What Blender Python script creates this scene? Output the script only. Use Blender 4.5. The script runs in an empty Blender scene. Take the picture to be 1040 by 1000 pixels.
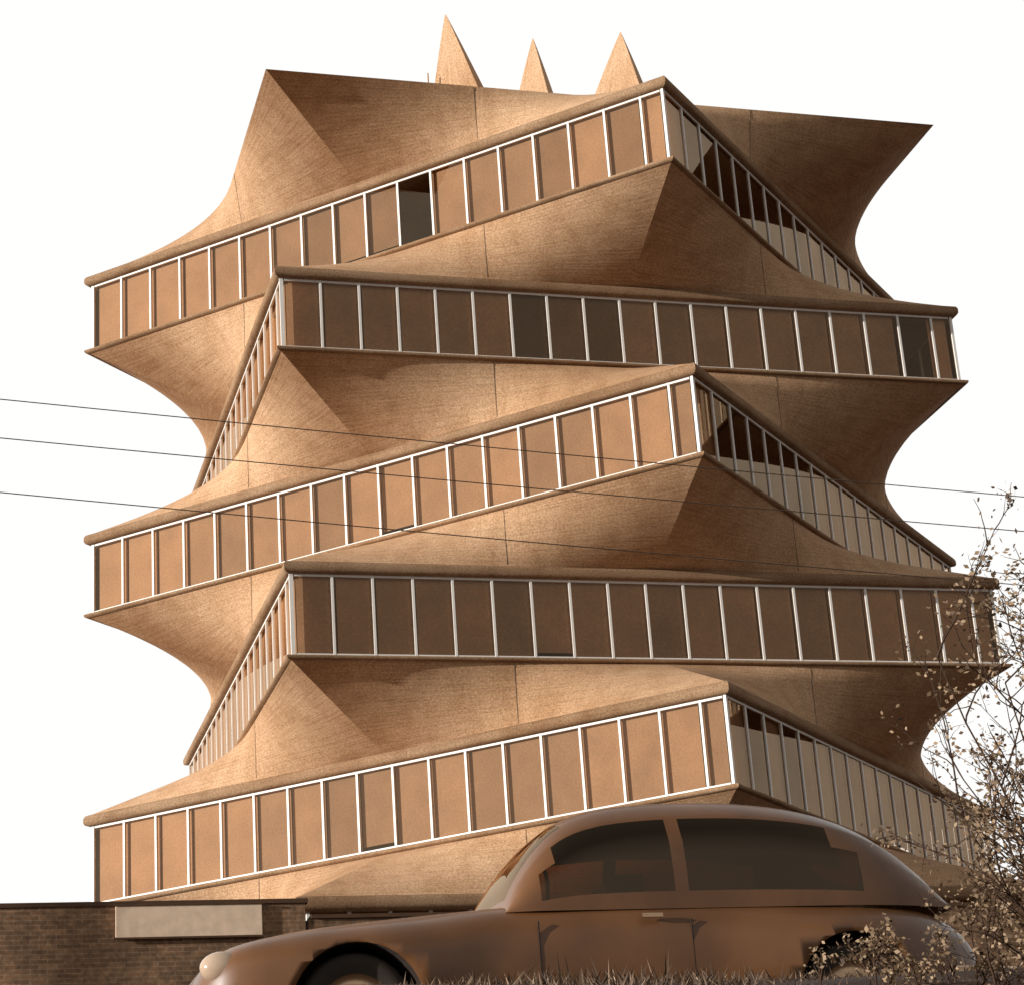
import bpy, bmesh, math, random
import numpy as np
from mathutils import Vector, Matrix
random.seed(7)
scene=bpy.context.scene
D=bpy.data
# ---------------------------------------------------------------- helpers
class MB:
    def __init__(s): s.v=[];s.f=[];s.m=[];s.uv=[];s.t=[];s.sm=[]
    def face(s,pts,mat=0,uv=None,tone=0.5,smooth=False):
        b=len(s.v); s.v+= [tuple(p) for p in pts]; s.f.append(tuple(range(b,b+len(pts))))
        s.m.append(mat); s.uv.append(uv or [(0,0)]*len(pts)); s.t.append(tone); s.sm.append(smooth)
    def grid(s,P,mat=0,UV=None,smooth=True,matf=None,closed=False,tone=.5):
        n=len(P);m=len(P[0]);b=len(s.v)
        for row in P: s.v+=[tuple(p) for p in row]
        for i in range(n-1):
            for j in range(m if closed else m-1):
                k=(j+1)%m
                s.f.append((b+i*m+j,b+i*m+k,b+(i+1)*m+k,b+(i+1)*m+j))
                s.m.append(matf(i,j) if matf else mat)
                s.uv.append([UV[i][j],UV[i][k],UV[i+1][k],UV[i+1][j]] if UV else [(0,0)]*4)
                s.t.append(tone); s.sm.append(smooth)
    def box(s,c,dx,dy,dz,ex=(1,0,0),ey=(0,1,0),ez=(0,0,1),mat=0,tone=.5):
        c=Vector(c);ex=Vector(ex)*dx/2;ey=Vector(ey)*dy/2;ez=Vector(ez)*dz/2
        P=[c+ex*a+ey*b+ez*d for a in(-1,1) for b in(-1,1) for d in(-1,1)]
        b=len(s.v); s.v+=[tuple(p) for p in P]
        for q in [(0,1,3,2),(4,6,7,5),(0,4,5,1),(2,3,7,6),(0,2,6,4),(1,5,7,3)]:
            s.f.append(tuple(b+i for i in q)); s.m.append(mat); 
            s.uv.append([(P[i].x+P[i].y,P[i].z) for i in q]); s.t.append(tone); s.sm.append(False)
    def tube(s,pts,rad,n=6,mat=0,tone=.5):
        pts=[Vector(p) for p in pts]; rows=[]
        for i,p in enumerate(pts):
            d=(pts[min(i+1,len(pts)-1)]-pts[max(i-1,0)]).normalized()
            a=d.orthogonal().normalized() if i==0 else (a-d*a.dot(d)).normalized()
            b=d.cross(a); rr=rad[i] if hasattr(rad,'__len__') else rad
            rows.append([p+(a*math.cos(2*math.pi*k/n)+b*math.sin(2*math.pi*k/n))*rr for k in range(n)])
        s.grid(rows,mat,closed=True,tone=tone)
    def build(s,name,mats,parent=None,bevel=0,recalc=False):
        me=D.meshes.new(name); me.from_pydata(s.v,[],s.f)
        for m in mats: me.materials.append(m)
        me.polygons.foreach_set('material_index',s.m); me.polygons.foreach_set('use_smooth',s.sm)
        ul=me.uv_layers.new(name='UVMap'); fl=[c for q in s.uv for uvp in q for c in uvp]; ul.data.foreach_set('uv',fl)
        at=me.attributes.new('tone','FLOAT','FACE'); at.data.foreach_set('value',s.t)
        me.update(); me.validate()
        ob=D.objects.new(name,me); scene.collection.objects.link(ob)
        if recalc:
            bm=bmesh.new(); bm.from_mesh(me); bmesh.ops.recalc_face_normals(bm,faces=bm.faces); bm.to_mesh(me); bm.free()
        if parent: ob.parent=parent
        if bevel:
            mo=ob.modifiers.new('b','BEVEL'); mo.width=bevel; mo.segments=2
        return ob
def empty(name,loc=(0,0,0)):
    e=D.objects.new(name,None); e.location=loc; scene.collection.objects.link(e); return e

def newmat(name):
    m=D.materials.new(name); m.use_nodes=True; nt=m.node_tree
    for n in list(nt.nodes): nt.nodes.remove(n)
    out=nt.nodes.new('ShaderNodeOutputMaterial'); return m,nt,out
def nd(nt,t,**k):
    n=nt.nodes.new(t)
    for a,b in k.items(): setattr(n,a,b)
    return n
def ramp(nt,fac,stops):
    r=nt.nodes.new('ShaderNodeValToRGB'); e=r.color_ramp.elements
    e[0].position=stops[0][0]; e[0].color=(*stops[0][1],1); e[1].position=stops[-1][0]; e[1].color=(*stops[-1][1],1)
    for p,c in stops[1:-1]: x=e.new(p); x.color=(*c,1)
    nt.links.new(fac,r.inputs[0]); return r.outputs[0]
def g(v): return (v,v,v)
def mul(nt,a,b):
    m=nt.nodes.new('ShaderNodeMix'); m.data_type='RGBA'; m.blend_type='MULTIPLY'; m.inputs[0].default_value=1
    nt.links.new(a,m.inputs[6]); nt.links.new(b,m.inputs[7]); return m.outputs[2]
def noise(nt,vec,scale,detail=4,rough=.55,mscale=None):
    if mscale:
        mp=nt.nodes.new('ShaderNodeMapping'); mp.inputs['Scale'].default_value=mscale; nt.links.new(vec,mp.inputs[0]); vec=mp.outputs[0]
    n=nt.nodes.new('ShaderNodeTexNoise'); n.inputs['Scale'].default_value=scale; n.inputs['Detail'].default_value=detail; n.inputs['Roughness'].default_value=rough
    nt.links.new(vec,n.inputs['Vector']); return n.outputs['Fac']
def simple(name,col,rough=.6,metal=0,coat=0,var=.25,vscale=3):
    m,nt,out=newmat(name); b=nd(nt,'ShaderNodeBsdfPrincipled'); tc=nd(nt,'ShaderNodeTexCoord')
    n=noise(nt,tc.outputs['Object'],vscale); lo=[c*(1-var) for c in col]; hi=[min(1,c*(1+var)) for c in col]
    nt.links.new(ramp(nt,n,[(.3,lo),(.7,hi)]),b.inputs['Base Color'])
    b.inputs['Roughness'].default_value=rough; b.inputs['Metallic'].default_value=metal; b.inputs['Coat Weight'].default_value=coat
    nt.links.new(b.outputs[0],out.inputs[0]); return m

SEP=(1,.64,.385)
def sep(v,k=1.0): return (v*SEP[0],v*SEP[1]**k,v*SEP[2]**k)
def concrete(name,base=.50,uvscale=(.4,16,1)):
    m,nt,out=newmat(name); b=nd(nt,'ShaderNodeBsdfPrincipled'); tc=nd(nt,'ShaderNodeTexCoord')
    st=noise(nt,tc.outputs['UV'],1.6,4,.6,mscale=uvscale)
    big=noise(nt,tc.outputs['Object'],.25,3,.5)
    gr=noise(nt,tc.outputs['Object'],26,3,.75)
    dr=noise(nt,tc.outputs['Object'],1.0,3,.5,mscale=(2.4,2.4,.25))
    c=ramp(nt,st,[(.28,sep(base*.76,1.1)),(.5,sep(base)),(.72,sep(base*1.10,.9))])
    c=mul(nt,c,ramp(nt,big,[(.32,(.80,.74,.68)),(.6,g(1.03))]))
    c=mul(nt,c,ramp(nt,gr,[(.35,(.66,.61,.54)),(.65,g(1.18))]))
    c=mul(nt,c,ramp(nt,dr,[(.32,(.86,.82,.78)),(.58,g(1.0))]))
    nt.links.new(c,b.inputs['Base Color']); b.inputs['Roughness'].default_value=.95; b.inputs['Specular IOR Level'].default_value=.12
    bp=nd(nt,'ShaderNodeBump'); bp.inputs['Strength'].default_value=.3; bp.inputs['Distance'].default_value=.02
    nt.links.new(st,bp.inputs['Height']); nt.links.new(bp.outputs[0],b.inputs['Normal'])
    nt.links.new(b.outputs[0],out.inputs[0]); return m
M_conc=concrete('board_marked_concrete',.62)
M_rim=concrete('rim_concrete',.36,(.4,3,1))
M_white=simple('white_painted_steel',(.85,.80,.73),.5,var=.05)
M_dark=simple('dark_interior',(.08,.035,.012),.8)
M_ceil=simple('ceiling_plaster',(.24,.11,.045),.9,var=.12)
def blindmat():
    m,nt,out=newmat('window_blind'); b=nd(nt,'ShaderNodeBsdfPrincipled'); a=nd(nt,'ShaderNodeAttribute',attribute_name='tone')
    tc=nd(nt,'ShaderNodeTexCoord'); n=noise(nt,tc.outputs['Object'],1.5,3); n2=noise(nt,tc.outputs['Object'],26,3,.7)
    c=ramp(nt,a.outputs['Fac'],[(0,sep(.10,1.4)),(.5,sep(.28,1.2)),(.78,sep(.48,1.15)),(1,sep(.72,1.1))])
    c=mul(nt,c,ramp(nt,n,[(.3,g(.85)),(.7,g(1.08))])); c=mul(nt,c,ramp(nt,n2,[(.35,g(.82)),(.65,g(1.1))]))
    nt.links.new(c,b.inputs['Base Color']); b.inputs['Roughness'].default_value=.85; nt.links.new(b.outputs[0],out.inputs[0]); return m
M_blind=blindmat()
def glassmat(name,tint,gl,gcol=(.9,.66,.45)):
    m,nt,out=newmat(name); t=nd(nt,'ShaderNodeBsdfTransparent'); t.inputs[0].default_value=(*tint,1)
    gs=nd(nt,'ShaderNodeBsdfGlossy'); gs.inputs['Roughness'].default_value=.015
    tc=nd(nt,'ShaderNodeTexCoord'); n=noise(nt,tc.outputs['Object'],.8,2)
    nt.links.new(ramp(nt,n,[(.3,[c*.85 for c in gcol]),(.7,gcol)]),gs.inputs[0])
    fr=nd(nt,'ShaderNodeFresnel'); fr.inputs[0].default_value=1.5
    ma=nd(nt,'ShaderNodeMath',operation='ADD'); ma.inputs[1].default_value=gl; nt.links.new(fr.outputs[0],ma.inputs[0]); ma.use_clamp=True
    mx=nd(nt,'ShaderNodeMixShader'); nt.links.new(ma.outputs[0],mx.inputs[0]); nt.links.new(t.outputs[0],mx.inputs[1]); nt.links.new(gs.outputs[0],mx.inputs[2])
    nt.links.new(mx.outputs[0],out.inputs[0]); return m
M_glass=glassmat('window_glass',(.96,.90,.83),.05)

# ---------------------------------------------------------------- building
R=11.314; A8=8.0
Z=[0.0,2.077,3.452,5.484,6.804,8.812,10.206,12.129,13.544,15.569]   # L1b,L1t,...,L5t
ZR=16.889
bld=empty('pagoda_office_building')
def sqpt(typ,a,deg):
    """point on square with apothem a in direction deg; typ A has corners at 0,90..; B at 45,.."""
    t=math.radians(deg); off=0 if typ=='A' else 45
    rel=(deg-off)%90-45
    rr=a/math.cos(math.radians(rel)); return rr*math.cos(t),rr*math.sin(t)
def corners(typ,a): return [sqpt(typ,a,(0 if typ=='A' else 45)+90*k) for k in range(4)]
def sweep(mb,typ,prof,mat=0):
    rows=[]
    for k in range(5):
        rows.append([(*sqpt(typ,A8+off,(0 if typ=='A' else 45)+90*(k%4)),z) for off,z in prof])
    for k in range(4):
        a=rows[k];b=rows[k+1]; L=16
        N=12
        P=[[tuple(a[i][c]*(1-t/N)+b[i][c]*t/N for c in range(3)) for i in range(len(prof))] for t in range(N+1)]
        UV=[[(L*t/N+k*16.3,i*.12) for i in range(len(prof))] for t in range(N+1)]
        mb.grid(P,mat,UV,smooth=True)
joints=MB()
def hypar(mb,typU,zU,aU,typL,zL,aL):
    N,Mv=12,10
    for k in range(16):
        d0,d1=22.5*k,22.5*(k+1)
        u0=Vector((*sqpt(typU,aU,d0),zU));u1=Vector((*sqpt(typU,aU,d1),zU))
        l0=Vector((*sqpt(typL,aL,d0),zL));l1=Vector((*sqpt(typL,aL,d1),zL))
        if k%2:
            rr=Vector((u0.x,u0.y,0)).normalized()*.002
            joints.tube([l0+rr+Vector((0,0,.04)),(l0+u0)/2+rr,u0+rr-Vector((0,0,.02))],.008,5)
        P=[];UV=[]
        for i in range(N+1):
            s=i/N; U=u0.lerp(u1,s);Lw=l0.lerp(l1,s)
            P.append([Lw.lerp(U,j/Mv) for j in range(Mv+1)])
            UV.append([((u1-u0).length*s+k*3.7,1.9*j/Mv+ k*.37) for j in range(Mv+1)])
        mb.grid(P,0,UV,smooth=True)
TYP=['A','B','A','B','A']
PAT={ # per face, from corner1 to corner2 : tone digits 1-9 = blind tone, '.' = open
 (0,-90,180):"566655566556677777", (0,-90,0):"6.6.66566556667778",
 (1,-135,-45):"9999989998999889999", (1,-135,135):"6665556665556666666",
 (2,-90,180):"566556666656656777", (2,-90,0):"6......66667777888",
 (3,-135,-45):"99999946598898898.9", (3,-135,135):"6665556665556666666",
 (4,-90,180):"7565556.4545667777", (4,-90,0):"8........6.6667777"}
conc=MB();rim=MB();mul_=MB();gl=MB();bl=MB();intr=MB()
for L in range(5):
    t=TYP[L]; zb,zt=Z[2*L],Z[2*L+1]
    sweep(rim,t,[(-.6,zt-.25),(-.10,zt-.25),(-.03,zt-.23),(0,zt-.18),(.0,zt-.08),(-.03,zt-.02),(-.09,zt+.01),(-.4,zt+.03)])
    sweep(rim,t,[(-.6,zb+.05),(-.06,zb+.05),(-.01,zb+.03),(0,zb),(-.02,zb-.04),(-.12,zb-.055)])
    off=0 if t=='A' else 45
    z0=zb+.05; z1=zt-.25
    if t=='A': N=18; cuts=[i/17.6 for i in range(18)]+[1.0]
    else: N=19; cuts=[i/18.6 for i in range(19)]+[1.0]
    for c in range(4):
        a1=off+90*c; a2=off+90*(c+1)
        pat=None; rev=False
        for (l,c1,c2),s in PAT.items():
            if l==L:
                if (c1%360,c2%360)==(a1%360,a2%360): pat=s
                if (c2%360,c1%360)==(a1%360,a2%360): pat=s; rev=True
        if pat is None: pat="."*N
        pat=(pat+"."*N)[:N]
        if rev: pat=pat[::-1]
        ins=.16
        p1=Vector((*sqpt(t,A8-ins,a1),0));p2=Vector((*sqpt(t,A8-ins,a2),0)); e=(p2-p1).normalized(); n=Vector((e.y,-e.x,0)); 
        if n.dot(p1)<0:n=-n
        Lg=(p2-p1).length
        gl.face([p1+Vector((0,0,z0)),p2+Vector((0,0,z0)),p2+Vector((0,0,z1)),p1+Vector((0,0,z1))])
        for i in range(N):
            p=p1+e*(Lg*cuts[i]); w=.05 if 0<i<N else .08
            mul_.box((p.x,p.y,(z0+z1)/2),w,.06,z1-z0,e,n)
        for zz,h in((z0+.025,.05),(z1-.025,.05)):
            q=(p1+p2)/2; mul_.box((q.x,q.y,zz),Lg-.12,.05,h,e,n)
        q1=Vector((*sqpt(t,A8-ins-.09,a1),0));q2=Vector((*sqpt(t,A8-ins-.09,a2),0)); Lq=(q2-q1).length
        for i in range(N):
            ch=pat[i]
            if ch!='.':
                tone=(int(ch)/9)+random.uniform(-.05,.04)
                s0=q1+e*(Lq*cuts[i]+ .015); s1=q1+e*(Lq*cuts[i+1]-.015)
                drop=z0 if random.random()<.93 else z0+random.choice([.06,.16])
                bl.face([s0+Vector((0,0,drop)),s1+Vector((0,0,drop)),s1+Vector((0,0,z1)),s0+Vector((0,0,z1))],tone=tone)
    cs=corners(t,A8-.3)
    intr.face([(x,y,zt-.23) for x,y in cs],0); intr.face([(x,y,zb+.03) for x,y in cs],0)
    intr.box((0,0,(zb+zt)/2-.1),5.5,5.5,zt-zb-.4,mat=1)
    for k in range(4):
        x,y=sqpt(t,5.2,off+90*k+20); intr.box((x,y,(zb+zt)/2-.1),.35,.35,zt-zb-.35,mat=0)
    for k in range(5):
        x=random.uniform(-5,5);y=random.uniform(-5,5)
        intr.box((x,y,(zb+zt)/2-.1),random.uniform(1.5,3),.1,zt-zb-.36,mat=random.choice([0,1]))
# transitions
for L in range(4):
    hypar(conc,TYP[L+1],Z[2*L+2]-.05,A8-.10,TYP[L],Z[2*L+1]+.005,A8-.10)
hypar(conc,'B',ZR,A8*1.008,'A',Z[9]+.005,A8-.1)
hypar(conc,'A',-.05,A8-.10,'B',-1.35+.005,A8-.1)
rim.face([(x,y,ZR) for x,y in corners('B',A8*1.008)])
# ground storey (B)
zt=-1.35;zb=-4.7;N=19
sweep(rim,'B',[(-.6,zt-.27),(-.10,zt-.27),(-.03,zt-.245),(0,zt-.19),(.0,zt-.08),(-.03,zt-.02),(-.09,zt+.01),(-.4,zt+.03)])
for c in range(4):
    a1=45+90*c;a2=a1+90
    p1=Vector((*sqpt('B',A8-.3,a1),0));p2=Vector((*sqpt('B',A8-.3,a2),0)); e=(p2-p1).normalized(); n=Vector((e.y,-e.x,0)); Lg=(p2-p1).length
    gl.face([p1+Vector((0,0,zb)),p2+Vector((0,0,zb)),p2+Vector((0,0,zt-.27)),p1+Vector((0,0,zt-.27))])
    for i in range(N):
        p=p1+e*(Lg*i/N); mul_.box((p.x,p.y,(zb+zt-.27)/2),.065,.11,zt-.27-zb,e,n)
cs=corners('B',A8-.4); intr.face([(x,y,zt-.25) for x,y in cs],0); intr.box((0,0,-3.1),7,7,3,mat=1)
conc.build('folded_concrete_skirts',[M_conc],bld)
joints.build('expansion_joints',[simple('joint_filler',sep(.16),.9)],bld)
rim.build('floor_edge_rims',[M_rim],bld); mul_.build('window_mullions',[M_white],bld)
gl.build('window_panes',[M_glass],bld); bl.build('window_blinds',[M_blind],bld); intr.build('interior_floors_and_core',[M_ceil,M_dark],bld)
# roof spikes
sp=MB()
for (cx,cy,tx,ty,tz,hw) in [(-2.1,-4,-2.75,-4,21.45,1.6),(.15,-2,.15,-2,22.3,1.7),(1.65,-4,1.86,-4,21.4,2.0)]:
    rows=[];H=14
    for i in range(H+1):
        s=i/H; w=hw*(1-s)**1.0*(1-.08*math.sin(math.pi*s))+.012; x=cx+(tx-cx)*s; y=cy+(ty-cy)*s; z=ZR-.3+(tz-ZR+.3)*s
        rows.append([Vector(q) for q in ((x-w,y+w*.3,z),(x+w*.2,y-w,z),(x+w,y+w*.1,z),(x-w*.2,y+w,z))])
    for k in range(4):
        P=[[r_[k],(r_[k]+r_[(k+1)%4])/2*.97+.03*(sum(r_,Vector())/4),r_[(k+1)%4]] for r_ in rows]
        UV=[[(i*.3,0),(i*.3,.4),(i*.3,.8)] for i in range(H+1)]
        sp.grid(P,0,UV)
sp.tube([(-3.3,-4,ZR-.3),(-3.3,-4,19.7)],.018)
sp.build('roof_spikes',[M_conc],bld,recalc=True)

# ---------------------------------------------------------------- ground
def gz(x,y):
    pts=[(-1e4,-10.95),(-47.5,-10.95),(-46,-10.5),(-42.6,-8.35),(-42,-8.22),(-41.4,-8.16),(-33.6,-8.16),(-32,-8.0),(-18,-4.75),(-16,-4.7),(1e4,-4.7)]
    return float(np.interp(y,[p[0] for p in pts],[p[1] for p in pts]))
M_ground=simple('dry_ground',(.055,.021,.007),.95,var=.35,vscale=.8)
gm=MB()
ys=[-900,-300,-100,-60,-50,-48,-47.5,-47,-46.5,-46]+[-46+.2*i for i in range(1,26)]+[-40,-37,-34,-33.6,-33]+list(range(-32,-14,1))+[-10,0,15,40,120,400,1200]
xs=[-1200,-400,-120,-60,-40]+list(range(-30,6,1))+[10,20,40,120,400,1200]
gm.grid([[(x,y,gz(x,y)+(random.uniform(-.04,.04) if -46<y<-42 or -32<y<-18 else 0)) for x in xs] for y in ys])
gm.build('ground',[M_ground])
M_asph=simple('asphalt',sep(.06),.9,var=.3,vscale=30)
rd=MB(); rd.face([(-400,-41.2,-8.12),(400,-41.2,-8.12),(400,-33.8,-8.12),(-400,-33.8,-8.12)])
rd.build('road',[M_asph])
kb=MB(); kb.box((0,-33.7,-8.09),400,.2,.14); kb.build('kerb',[M_rim])

# ---------------------------------------------------------------- brick wall + sign
def brickmat():
    m,nt,out=newmat('brick'); b=nd(nt,'ShaderNodeBsdfPrincipled'); tc=nd(nt,'ShaderNodeTexCoord')
    mp=nd(nt,'ShaderNodeMapping'); mp.inputs['Rotation'].default_value=(math.radians(90),0,0); nt.links.new(tc.outputs['Object'],mp.inputs[0])
    br=nd(nt,'ShaderNodeTexBrick'); br.inputs['Scale'].default_value=1; br.inputs['Brick Width'].default_value=.26; br.inputs['Row Height'].default_value=.075; br.inputs['Mortar Size'].default_value=.008
    br.inputs['Color1'].default_value=(*sep(.20,1.5),1); br.inputs['Color2'].default_value=(*sep(.30,1.4),1); br.inputs['Mortar'].default_value=(*sep(.32),1)
    nt.links.new(mp.outputs[0],br.inputs['Vector']); n=noise(nt,tc.outputs['Object'],1.2,5)
    n2=noise(nt,tc.outputs['Object'],9,4,.7)
    c=mul(nt,br.outputs['Color'],ramp(nt,n,[(.3,g(.55)),(.7,g(1.15))])); c=mul(nt,c,ramp(nt,n2,[(.35,g(.6)),(.65,g(1.2))])); nt.links.new(c,b.inputs['Base Color']); b.inputs['Roughness'].default_value=.9
    nt.links.new(b.outputs[0],out.inputs[0]); return m
M_brick=brickmat()
w=empty('brick_wall'); wb=MB()
wb.box((-34.1,-14.8,-3.8),50,.36,2.0); wb.box((15.6,-14.8,-4.0),49.3,.3,1.9)
wb.build('brickwork',[M_brick],w)
cp=MB(); cp.box((-34.1,-14.8,-2.765),50.1,.42,.07); cp.box((15.65,-14.8,-3.02),49.3,.40,.06); cp.build('coping',[M_dark],w)
sg=empty('wall_sign'); s1=MB(); s1.box((-10.95,-15.02,-3.06),2.3,.06,.5); s1.build('board',[simple('sign_board',sep(.78,.7),.7,var=.12,vscale=6)],sg,bevel=.01)
s2=MB(); s2.box((-10.95,-15.06,-2.8),2.36,.02,.03);s2.box((-10.95,-15.06,-3.32),2.36,.02,.03); s2.build('edge_trim',[M_dark],sg)

# ---------------------------------------------------------------- power lines
M_cable=simple('cable',sep(.08),.6); M_pole=simple('pole_timber',sep(.14),.9)
def line_z(z0,s,x): return z0+s*(x+14.3)+.0004*((x+7)**2)-.02
pl=empty('power_line')
for k,(z0,s) in enumerate([(2.69,-.059),(2.13,-.0588),(1.36,-.0648)]):
    c=MB(); c.tube([(x,-22,line_z(z0,s,x)) for x in range(-46,33,3)],.008,5); c.build('cable_%d'%(k+1),[M_cable],pl)
for k,x in enumerate((-46,32)):
    c=MB(); top=line_z(2.69,-.059,x)+.6; c.tube([(x,-21.8,gz(x,-21.8)-.3),(x,-21.8,top)],[.16,.1],10)
    for z0,s in [(2.69,-.059),(2.13,-.0588),(1.36,-.0648)]: c.box((x,-21.88,line_z(z0,s,x)-.1),.1,.5,.08)
    c.build('pole_%d'%(k+1),[M_pole],pl)

# ---------------------------------------------------------------- car
def cr(xs_,ys_,x):
    i=max(0,min(len(xs_)-2,int(np.searchsorted(xs_,x)-1)))
    t=(x-xs_[i])/(xs_[i+1]-xs_[i]); 
    def sl(j):
        if j==0: return (ys_[1]-ys_[0])/(xs_[1]-xs_[0])
        if j==len(xs_)-1: return (ys_[-1]-ys_[-2])/(xs_[-1]-xs_[-2])
        return (ys_[j+1]-ys_[j-1])/(xs_[j+1]-xs_[j-1])
    h=xs_[i+1]-xs_[i]
    return (2*t**3-3*t*t+1)*ys_[i]+(t**3-2*t*t+t)*h*sl(i)+(-2*t**3+3*t*t)*ys_[i+1]+(t**3-t*t)*h*sl(i+1)
M_car=simple('car_paint',(.15,.062,.021),.42,coat=.2,var=.25,vscale=2)
M_cglass=glassmat('car_glass',(.38,.24,.14),.06); M_tyre=simple('tyre_rubber',sep(.03),.8); M_chrome=simple('chrome',(.6,.4,.25),.3,metal=1,var=.1)
M_cint=simple('car_interior',(.02,.009,.004),.9); M_lens=simple('headlamp_lens',(.5,.36,.25),.15,var=.05)
car=empty('vintage_car',(-14.02,-37.72,-8.12))
BX=[0,.05,.16,.5,.9,1.4,1.8,2.4,3.2,3.8,4.2,4.5,4.6]
BT=[.46,.58,.70,.79,.845,.89,.92,.935,.94,.93,.87,.72,.56]
BW=[.46,.56,.66,.70,.72,.73,.74,.745,.74,.71,.65,.54,.42]
BB=[.40,.32,.27,.24,.22,.21,.2,.2,.2,.22,.26,.32,.4]
def bump(x,c,w_): 
    d=abs(x-c)/w_; return max(0,1-d*d)**1.5 if d<1 else 0
body=MB(); rows=[]; n=40
sx=[0,.02,.05,.09,.15,.22,.3]+[.38+.07*i for i in range(56)]+[4.32,4.4,4.48,4.53,4.57,4.6]
for x in sorted(set(sx)):
    t=cr(BX,BT,x);b_=cr(BX,BB,x);w_=cr(BX,BW,x); row=[]
    fb=.13*(bump(x,.78,.85)+bump(x,3.7,.85))
    for k in range(n):
        a=2*math.pi*(k+.5)/n; c,s=math.cos(a),math.sin(a)
        zz=(t+b_)/2+(t-b_)/2*math.copysign(abs(s)**.62,s)
        yy=w_*math.copysign(abs(c)**.5,c)
        yy+=math.copysign(fb,c)*min(1,abs(c)*1.6)*(1-max(0,min(1,(zz-.62)/.2)))**.6
        row.append((x,yy,zz))
    rows.append(row)
body.grid(rows,0,closed=True)
body.face(rows[0][::-1]); body.face(rows[-1])
bo=body.build('body_shell',[M_car,M_cint],None,recalc=True)
bm=bmesh.new(); bm.from_mesh(bo.data); bmesh.ops.remove_doubles(bm,verts=bm.verts,dist=1e-4); bmesh.ops.recalc_face_normals(bm,faces=bm.faces); bm.to_mesh(bo.data); bm.free()
cut=[]
for wx in (.83,3.66):
    for sy in (-1,1):
        bpy.ops.mesh.primitive_cylinder_add(radius=.36,depth=.6,vertices=40,location=(wx,sy*.82,.31),rotation=(math.pi/2,0,0)); c=bpy.context.object; c.data.materials.append(M_cint); cut.append(c)
        mo=bo.modifiers.new('c','BOOLEAN'); mo.operation='DIFFERENCE'; mo.object=c; mo.solver='EXACT'
bpy.context.view_layer.update()
dg=bpy.context.evaluated_depsgraph_get(); me=D.meshes.new_from_object(bo.evaluated_get(dg)); bo.modifiers.clear(); bo.data=me; bo.parent=car
for c in cut: D.objects.remove(c,do_unlink=True)
# cabin : domed roof
HX=[1.70,1.80,1.93,2.07,2.25,2.5,2.85,3.25,3.65,3.98,4.25,4.45]
HZ=[.84,1.06,1.25,1.385,1.47,1.515,1.535,1.525,1.46,1.32,1.10,.84]
fr=[0,.10,.14,.3,.55,.76,.80,.9]; phis=[math.degrees(math.acos(max(0,f_)**(1/.62))) for f_ in fr]+[24,16,8]
allp=[-p for p in phis]+[0]+phis[::-1]
xs_c=[1.70,1.72,1.75,1.78,1.8,1.85,1.9,1.95,2.0,2.05,2.1,2.15,2.2,2.3,2.4,2.5,2.6,2.68,2.72,2.76,2.82,2.9,3.0,3.1,3.2,3.3,3.4,3.5,3.6,3.66,3.7,3.76,3.82,3.9,3.98,4.05,4.12,4.18,4.25,4.3,4.35,4.4,4.45]
cab=MB(); rows=[]
for x in xs_c:
    H=cr(HX,HZ,x); wd=.67-.05*max(0,(1.95-x)/.3)**2-.12*max(0,(x-3.7)/.65)**2
    rows.append([(x,wd*math.copysign(abs(math.sin(math.radians(p)))**.62,p),.84+(H-.84)*max(0,math.cos(math.radians(p)))**.62) for p in allp])
nph=len(phis)
def mf(i,j):
    x=(xs_c[i]+xs_c[i+1])/2; jj=j if j<nph else len(allp)-2-j
    if 2<=jj<=4 and ((1.98<x<2.68) or (2.76<x<3.68)): return 1
    if 2<=jj<=3 and ((1.90<x<2.0) or (3.66<x<3.80)): return 1
    if jj>=7 and (1.74<x<2.12 or 3.98<x<4.28): return 1
    return 0
cab.grid(rows,0,matf=mf); cab.build('cabin',[M_car,M_cglass],car,recalc=True)
dt=MB()
for sy in(-1,1):
    dt.box((2.5,sy*.75,.79),.12,.025,.022); 
dt.tube([(-.06,y,.40) for y in [-.7,-.5,0,.5,.7]],.045,10); dt.tube([(-.06,-.7,.40),(.1,-.8,.40),(.3,-.8,.40)],.045,10); dt.tube([(-.06,.7,.40),(.1,.8,.40),(.3,.8,.40)],.045,10)
dt.tube([(4.68,y,.42) for y in [-.7,0,.7]],.045,10); dt.tube([(4.68,-.7,.42),(4.45,-.8,.42),(4.25,-.8,.42)],.045,10); dt.tube([(4.68,.7,.42),(4.45,.8,.42),(4.25,.8,.42)],.045,10)
dt.build('bumpers_and_trim',[M_chrome],car)
sm_=MB()
for sy in(-1,1):
    for x in(1.85,2.73): sm_.box((x,sy*.738,.60),.006,.012,.34)
sm_.build('door_gaps',[M_cint],car)
for k,(wx,sy) in enumerate([(.83,-1),(.83,1),(3.66,-1),(3.66,1)]):
    wb_=MB(); prof=[(.20,.06),(.24,.075),(.29,.08),(.31,.055),(.315,0),(.31,-.055),(.29,-.08),(.2,-.08)]
    rows=[[ (wx+r_*math.cos(a),sy*(.68+d_),.315+r_*math.sin(a)) for r_,d_ in prof] for a in [2*math.pi*i/32 for i in range(33)]]
    wb_.grid(rows,0)
    prof=[(0,.09),(.06,.088),(.11,.07),(.15,.045),(.19,.05),(.205,.062)]
    rows=[[ (wx+r_*math.cos(a),sy*(.68+d_),.315+r_*math.sin(a)) for r_,d_ in prof] for a in [2*math.pi*i/32 for i in range(33)]]
    wb_.grid(rows,1)
    wb_.build('wheel_%d'%(k+1),[M_tyre,M_chrome],car,recalc=True)
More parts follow.
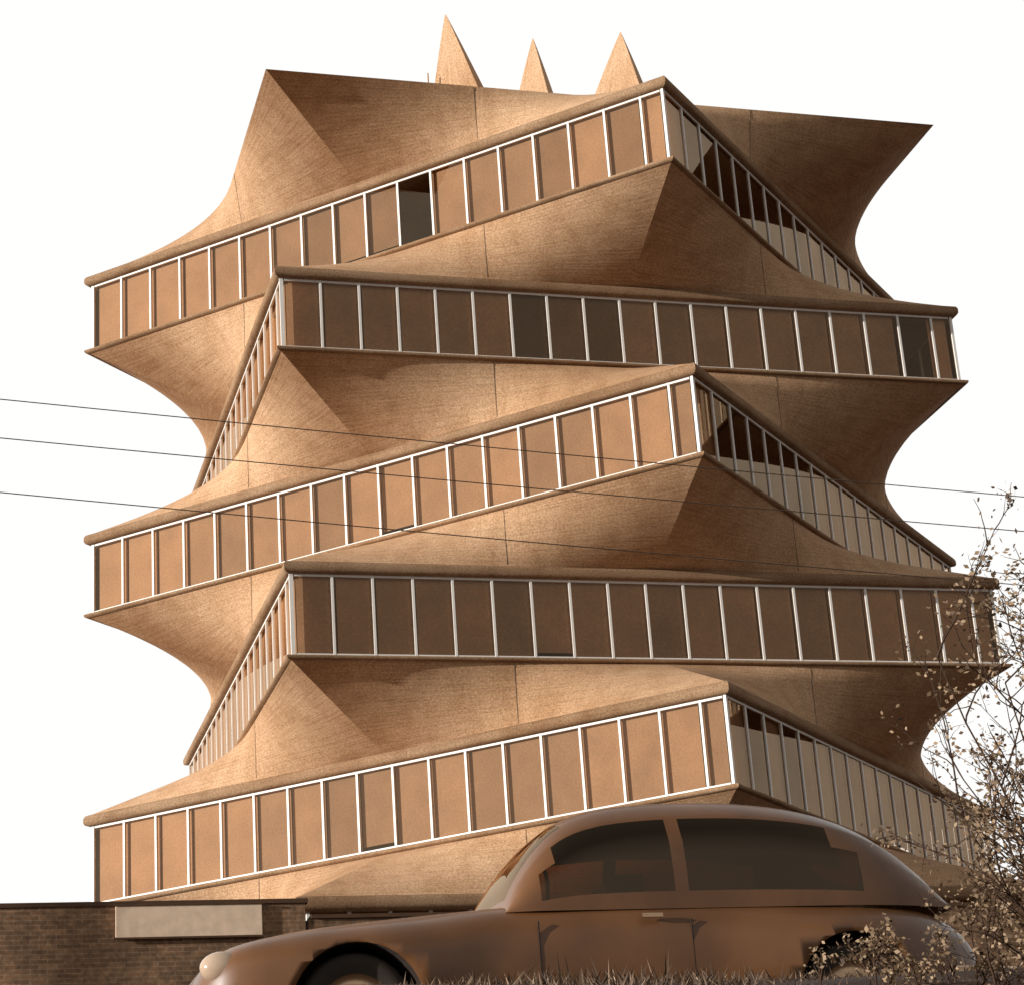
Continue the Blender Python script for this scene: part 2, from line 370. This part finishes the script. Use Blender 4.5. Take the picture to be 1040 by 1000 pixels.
for k,sy in enumerate((-1,1)):
    bpy.ops.mesh.primitive_uv_sphere_add(radius=1,segments=24,ring_count=12,location=(0,0,0)); h=bpy.context.object; h.name='headlight_%d'%(k+1); h.scale=(.12,.085,.085); h.location=(.15,sy*.60,.585); h.parent=car; h.data.materials.append(M_lens)
    for p in h.data.polygons:p.use_smooth=True
si=MB()
for x,y in((2.45,-.33),(2.45,.33)): si.box((x,y,.75),.15,.5,.6); 
si.box((3.4,0,.75),.2,1.0,.55); si.tube([(1.98+.02*math.sin(a),-.33+.19*math.cos(a),.95+.19*math.sin(a)) for a in [i*math.pi/8 for i in range(17)]],.012)
si.build('seats_and_steering_wheel',[M_cint],car)

# ---------------------------------------------------------------- grass + shrub
def leafmat(name,lo,hi):
    m,nt,out=newmat(name); b=nd(nt,'ShaderNodeBsdfPrincipled'); a=nd(nt,'ShaderNodeAttribute',attribute_name='tone')
    nt.links.new(ramp(nt,a.outputs['Fac'],[(0,lo),(1,hi)]),b.inputs['Base Color']); b.inputs['Roughness'].default_value=.7
    tr=nd(nt,'ShaderNodeBsdfTranslucent'); nt.links.new(ramp(nt,a.outputs['Fac'],[(0,lo),(1,hi)]),tr.inputs[0])
    mx=nd(nt,'ShaderNodeMixShader'); mx.inputs[0].default_value=.25; nt.links.new(b.outputs[0],mx.inputs[1]); nt.links.new(tr.outputs[0],mx.inputs[2]); nt.links.new(mx.outputs[0],out.inputs[0]); return m
M_grass=leafmat('grass_blades',(.04,.018,.006),sep(.4,.9)); M_leaf=leafmat('shrub_leaves',(.05,.022,.008),(.5,.34,.2)); M_twig=simple('twig_bark',(.05,.022,.008),.9)
gr=MB()
for i in range(26000):
    x=random.uniform(-19,-5); y=random.uniform(-43.6,-41.5); z=gz(x,y)-.02; h=random.uniform(.02,.07)*(1.6 if random.random()<.04 else 1)*(1+.5*math.sin(x*2.3)*math.sin(x*.9+1)); a=random.uniform(0,6.28); lx=random.gauss(0,.04); ly=random.gauss(0,.04); w_=.007
    gr.face([(x-w_*math.cos(a),y-w_*math.sin(a),z),(x+w_*math.cos(a),y+w_*math.sin(a),z),(x+lx,y+ly,z+h)],tone=random.random()**2.5)
gr.build('grass',[M_grass])
def shrub(name,base,n,hmax,spread,leafd=1.0,lean=(0,0)):
    tw=MB();lf=MB()
    def leaf(p,s):
        a=Vector((random.gauss(0,1),random.gauss(0,1),random.gauss(0,.7))).normalized(); b_=a.cross(Vector((random.gauss(0,1),random.gauss(0,1),random.gauss(0,1)))).normalized()
        p=Vector(p); lf.face([p,p+a*s*.5+b_*s*.3,p+a*s,p+a*s*.5-b_*s*.3],tone=random.random())
    def branch(p,d,L,r,dep):
        pts=[p];k=7;q=p.copy();dd=d.copy()
        for i in range(k):
            dd=(dd+Vector((random.gauss(0,.13),random.gauss(0,.13),random.gauss(0,.10)+.04))).normalized(); q=q+dd*(L/k); pts.append(q.copy())
            if dep<3 and i>=1 and random.random()<(.75 if dep<2 else .4):
                nd_=(dd+Vector((random.gauss(0,.6),random.gauss(0,.6),random.gauss(0,.4)))).normalized(); branch(q.copy(),nd_,L*random.uniform(.35,.6)*(1-i/k*.4),r*.6,dep+1)
            if dep>=1:
                for _ in range(int(leafd+random.random())):
                    leaf(q+Vector((random.gauss(0,.018),random.gauss(0,.018),random.gauss(0,.018))),random.uniform(.010,.028))
        tw.tube(pts,[r*(1-.65*i/k) for i in range(k+1)],4)
    for i in range(n):
        p=Vector(base)+Vector((random.gauss(0,spread*.3),random.gauss(0,spread*.25),0))
        d=Vector((random.gauss(lean[0],.25),random.gauss(lean[1],.2),1)).normalized(); branch(p,d,hmax*random.uniform(.5,1),.007,0)
    e=empty(name); tw.build('branches',[M_twig],e); lf.build('leaves',[M_leaf],e)
    return len(lf.f)
nl=shrub('shrub',(-11.25,-43.4,-8.95),36,1.7,1.1,.8,(-.24,0))
nl2=shrub('shrub',(-11.85,-42.9,-8.6),10,.5,1.0,.8)
nl3=shrub('shrub',(-10.95,-42.9,-8.7),34,1.05,1.0,1.2,(-.12,0))

# ---------------------------------------------------------------- light, world, camera
az=(-.98,-.2); el=math.radians(9.5)
az_l=math.hypot(*az); S=Vector((az[0]/az_l*math.cos(el),az[1]/az_l*math.cos(el),math.sin(el)))
sl=D.lights.new('sun','SUN'); sl.energy=5.0; sl.angle=math.radians(.5); sl.color=(1,.97,.93); so=D.objects.new('sun',sl); scene.collection.objects.link(so)
so.rotation_euler=(-S).to_track_quat('-Z','Y').to_euler()
W=D.worlds.new('World'); scene.world=W; W.use_nodes=True; nt=W.node_tree
for n_ in list(nt.nodes): nt.nodes.remove(n_)
sky=nd(nt,'ShaderNodeTexSky'); sky.sky_type='NISHITA'; sky.sun_disc=False; sky.sun_elevation=el; sky.sun_rotation=math.atan2(S.x,S.y); sky.dust_density=4
bw=nd(nt,'ShaderNodeRGBToBW'); nt.links.new(sky.outputs[0],bw.inputs[0])
# hazy white lower sky; dimming added towards zenith and unseen south-east quarter deepens shade
tc=nd(nt,'ShaderNodeTexCoord'); sx_=nd(nt,'ShaderNodeSeparateXYZ'); nt.links.new(tc.outputs['Generated'],sx_.inputs[0])
haze=ramp(nt,sx_.outputs['Z'],[(0.0,(1,.995,.98)),(.58,(1,.995,.98)),(.85,g(.35)),(1.0,g(.3))])
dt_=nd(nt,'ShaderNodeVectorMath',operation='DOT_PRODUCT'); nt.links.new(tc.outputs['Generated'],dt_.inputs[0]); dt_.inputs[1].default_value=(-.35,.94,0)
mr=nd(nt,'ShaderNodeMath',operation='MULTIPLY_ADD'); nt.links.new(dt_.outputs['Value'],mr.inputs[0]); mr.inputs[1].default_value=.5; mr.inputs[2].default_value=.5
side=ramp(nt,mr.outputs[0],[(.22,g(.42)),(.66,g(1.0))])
mx=nd(nt,'ShaderNodeMix'); mx.data_type='RGBA'; mx.inputs[0].default_value=.95; nt.links.new(bw.outputs[0],mx.inputs[6]); mx.inputs[7].default_value=(10.6,10.6,10.6,1)
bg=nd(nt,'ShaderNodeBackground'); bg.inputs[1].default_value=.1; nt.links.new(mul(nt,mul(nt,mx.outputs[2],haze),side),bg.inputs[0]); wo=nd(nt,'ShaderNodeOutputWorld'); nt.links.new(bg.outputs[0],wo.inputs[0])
yaw,pitch,roll=.289,.360,-.071
f=np.array([np.sin(yaw)*np.cos(pitch),np.cos(yaw)*np.cos(pitch),np.sin(pitch)]); r0=np.array([np.cos(yaw),-np.sin(yaw),0]); u0=np.cross(r0,f)
r=r0*np.cos(roll)+u0*np.sin(roll); u=-r0*np.sin(roll)+u0*np.cos(roll)
cam=D.cameras.new('camera'); cam.sensor_fit='HORIZONTAL'; cam.sensor_width=36; cam.lens=2256/1040*36; cam.clip_end=5000
co=D.objects.new('camera',cam); scene.collection.objects.link(co)
co.matrix_world=Matrix(((r[0],u[0],-f[0],-15.593),(r[1],u[1],-f[1],-50.052),(r[2],u[2],-f[2],-9.414),(0,0,0,1)))
scene.camera=co
scene.view_settings.view_transform='Standard'; scene.view_settings.look='None'; scene.view_settings.exposure=0
print('leaves',nl,nl2,nl3)
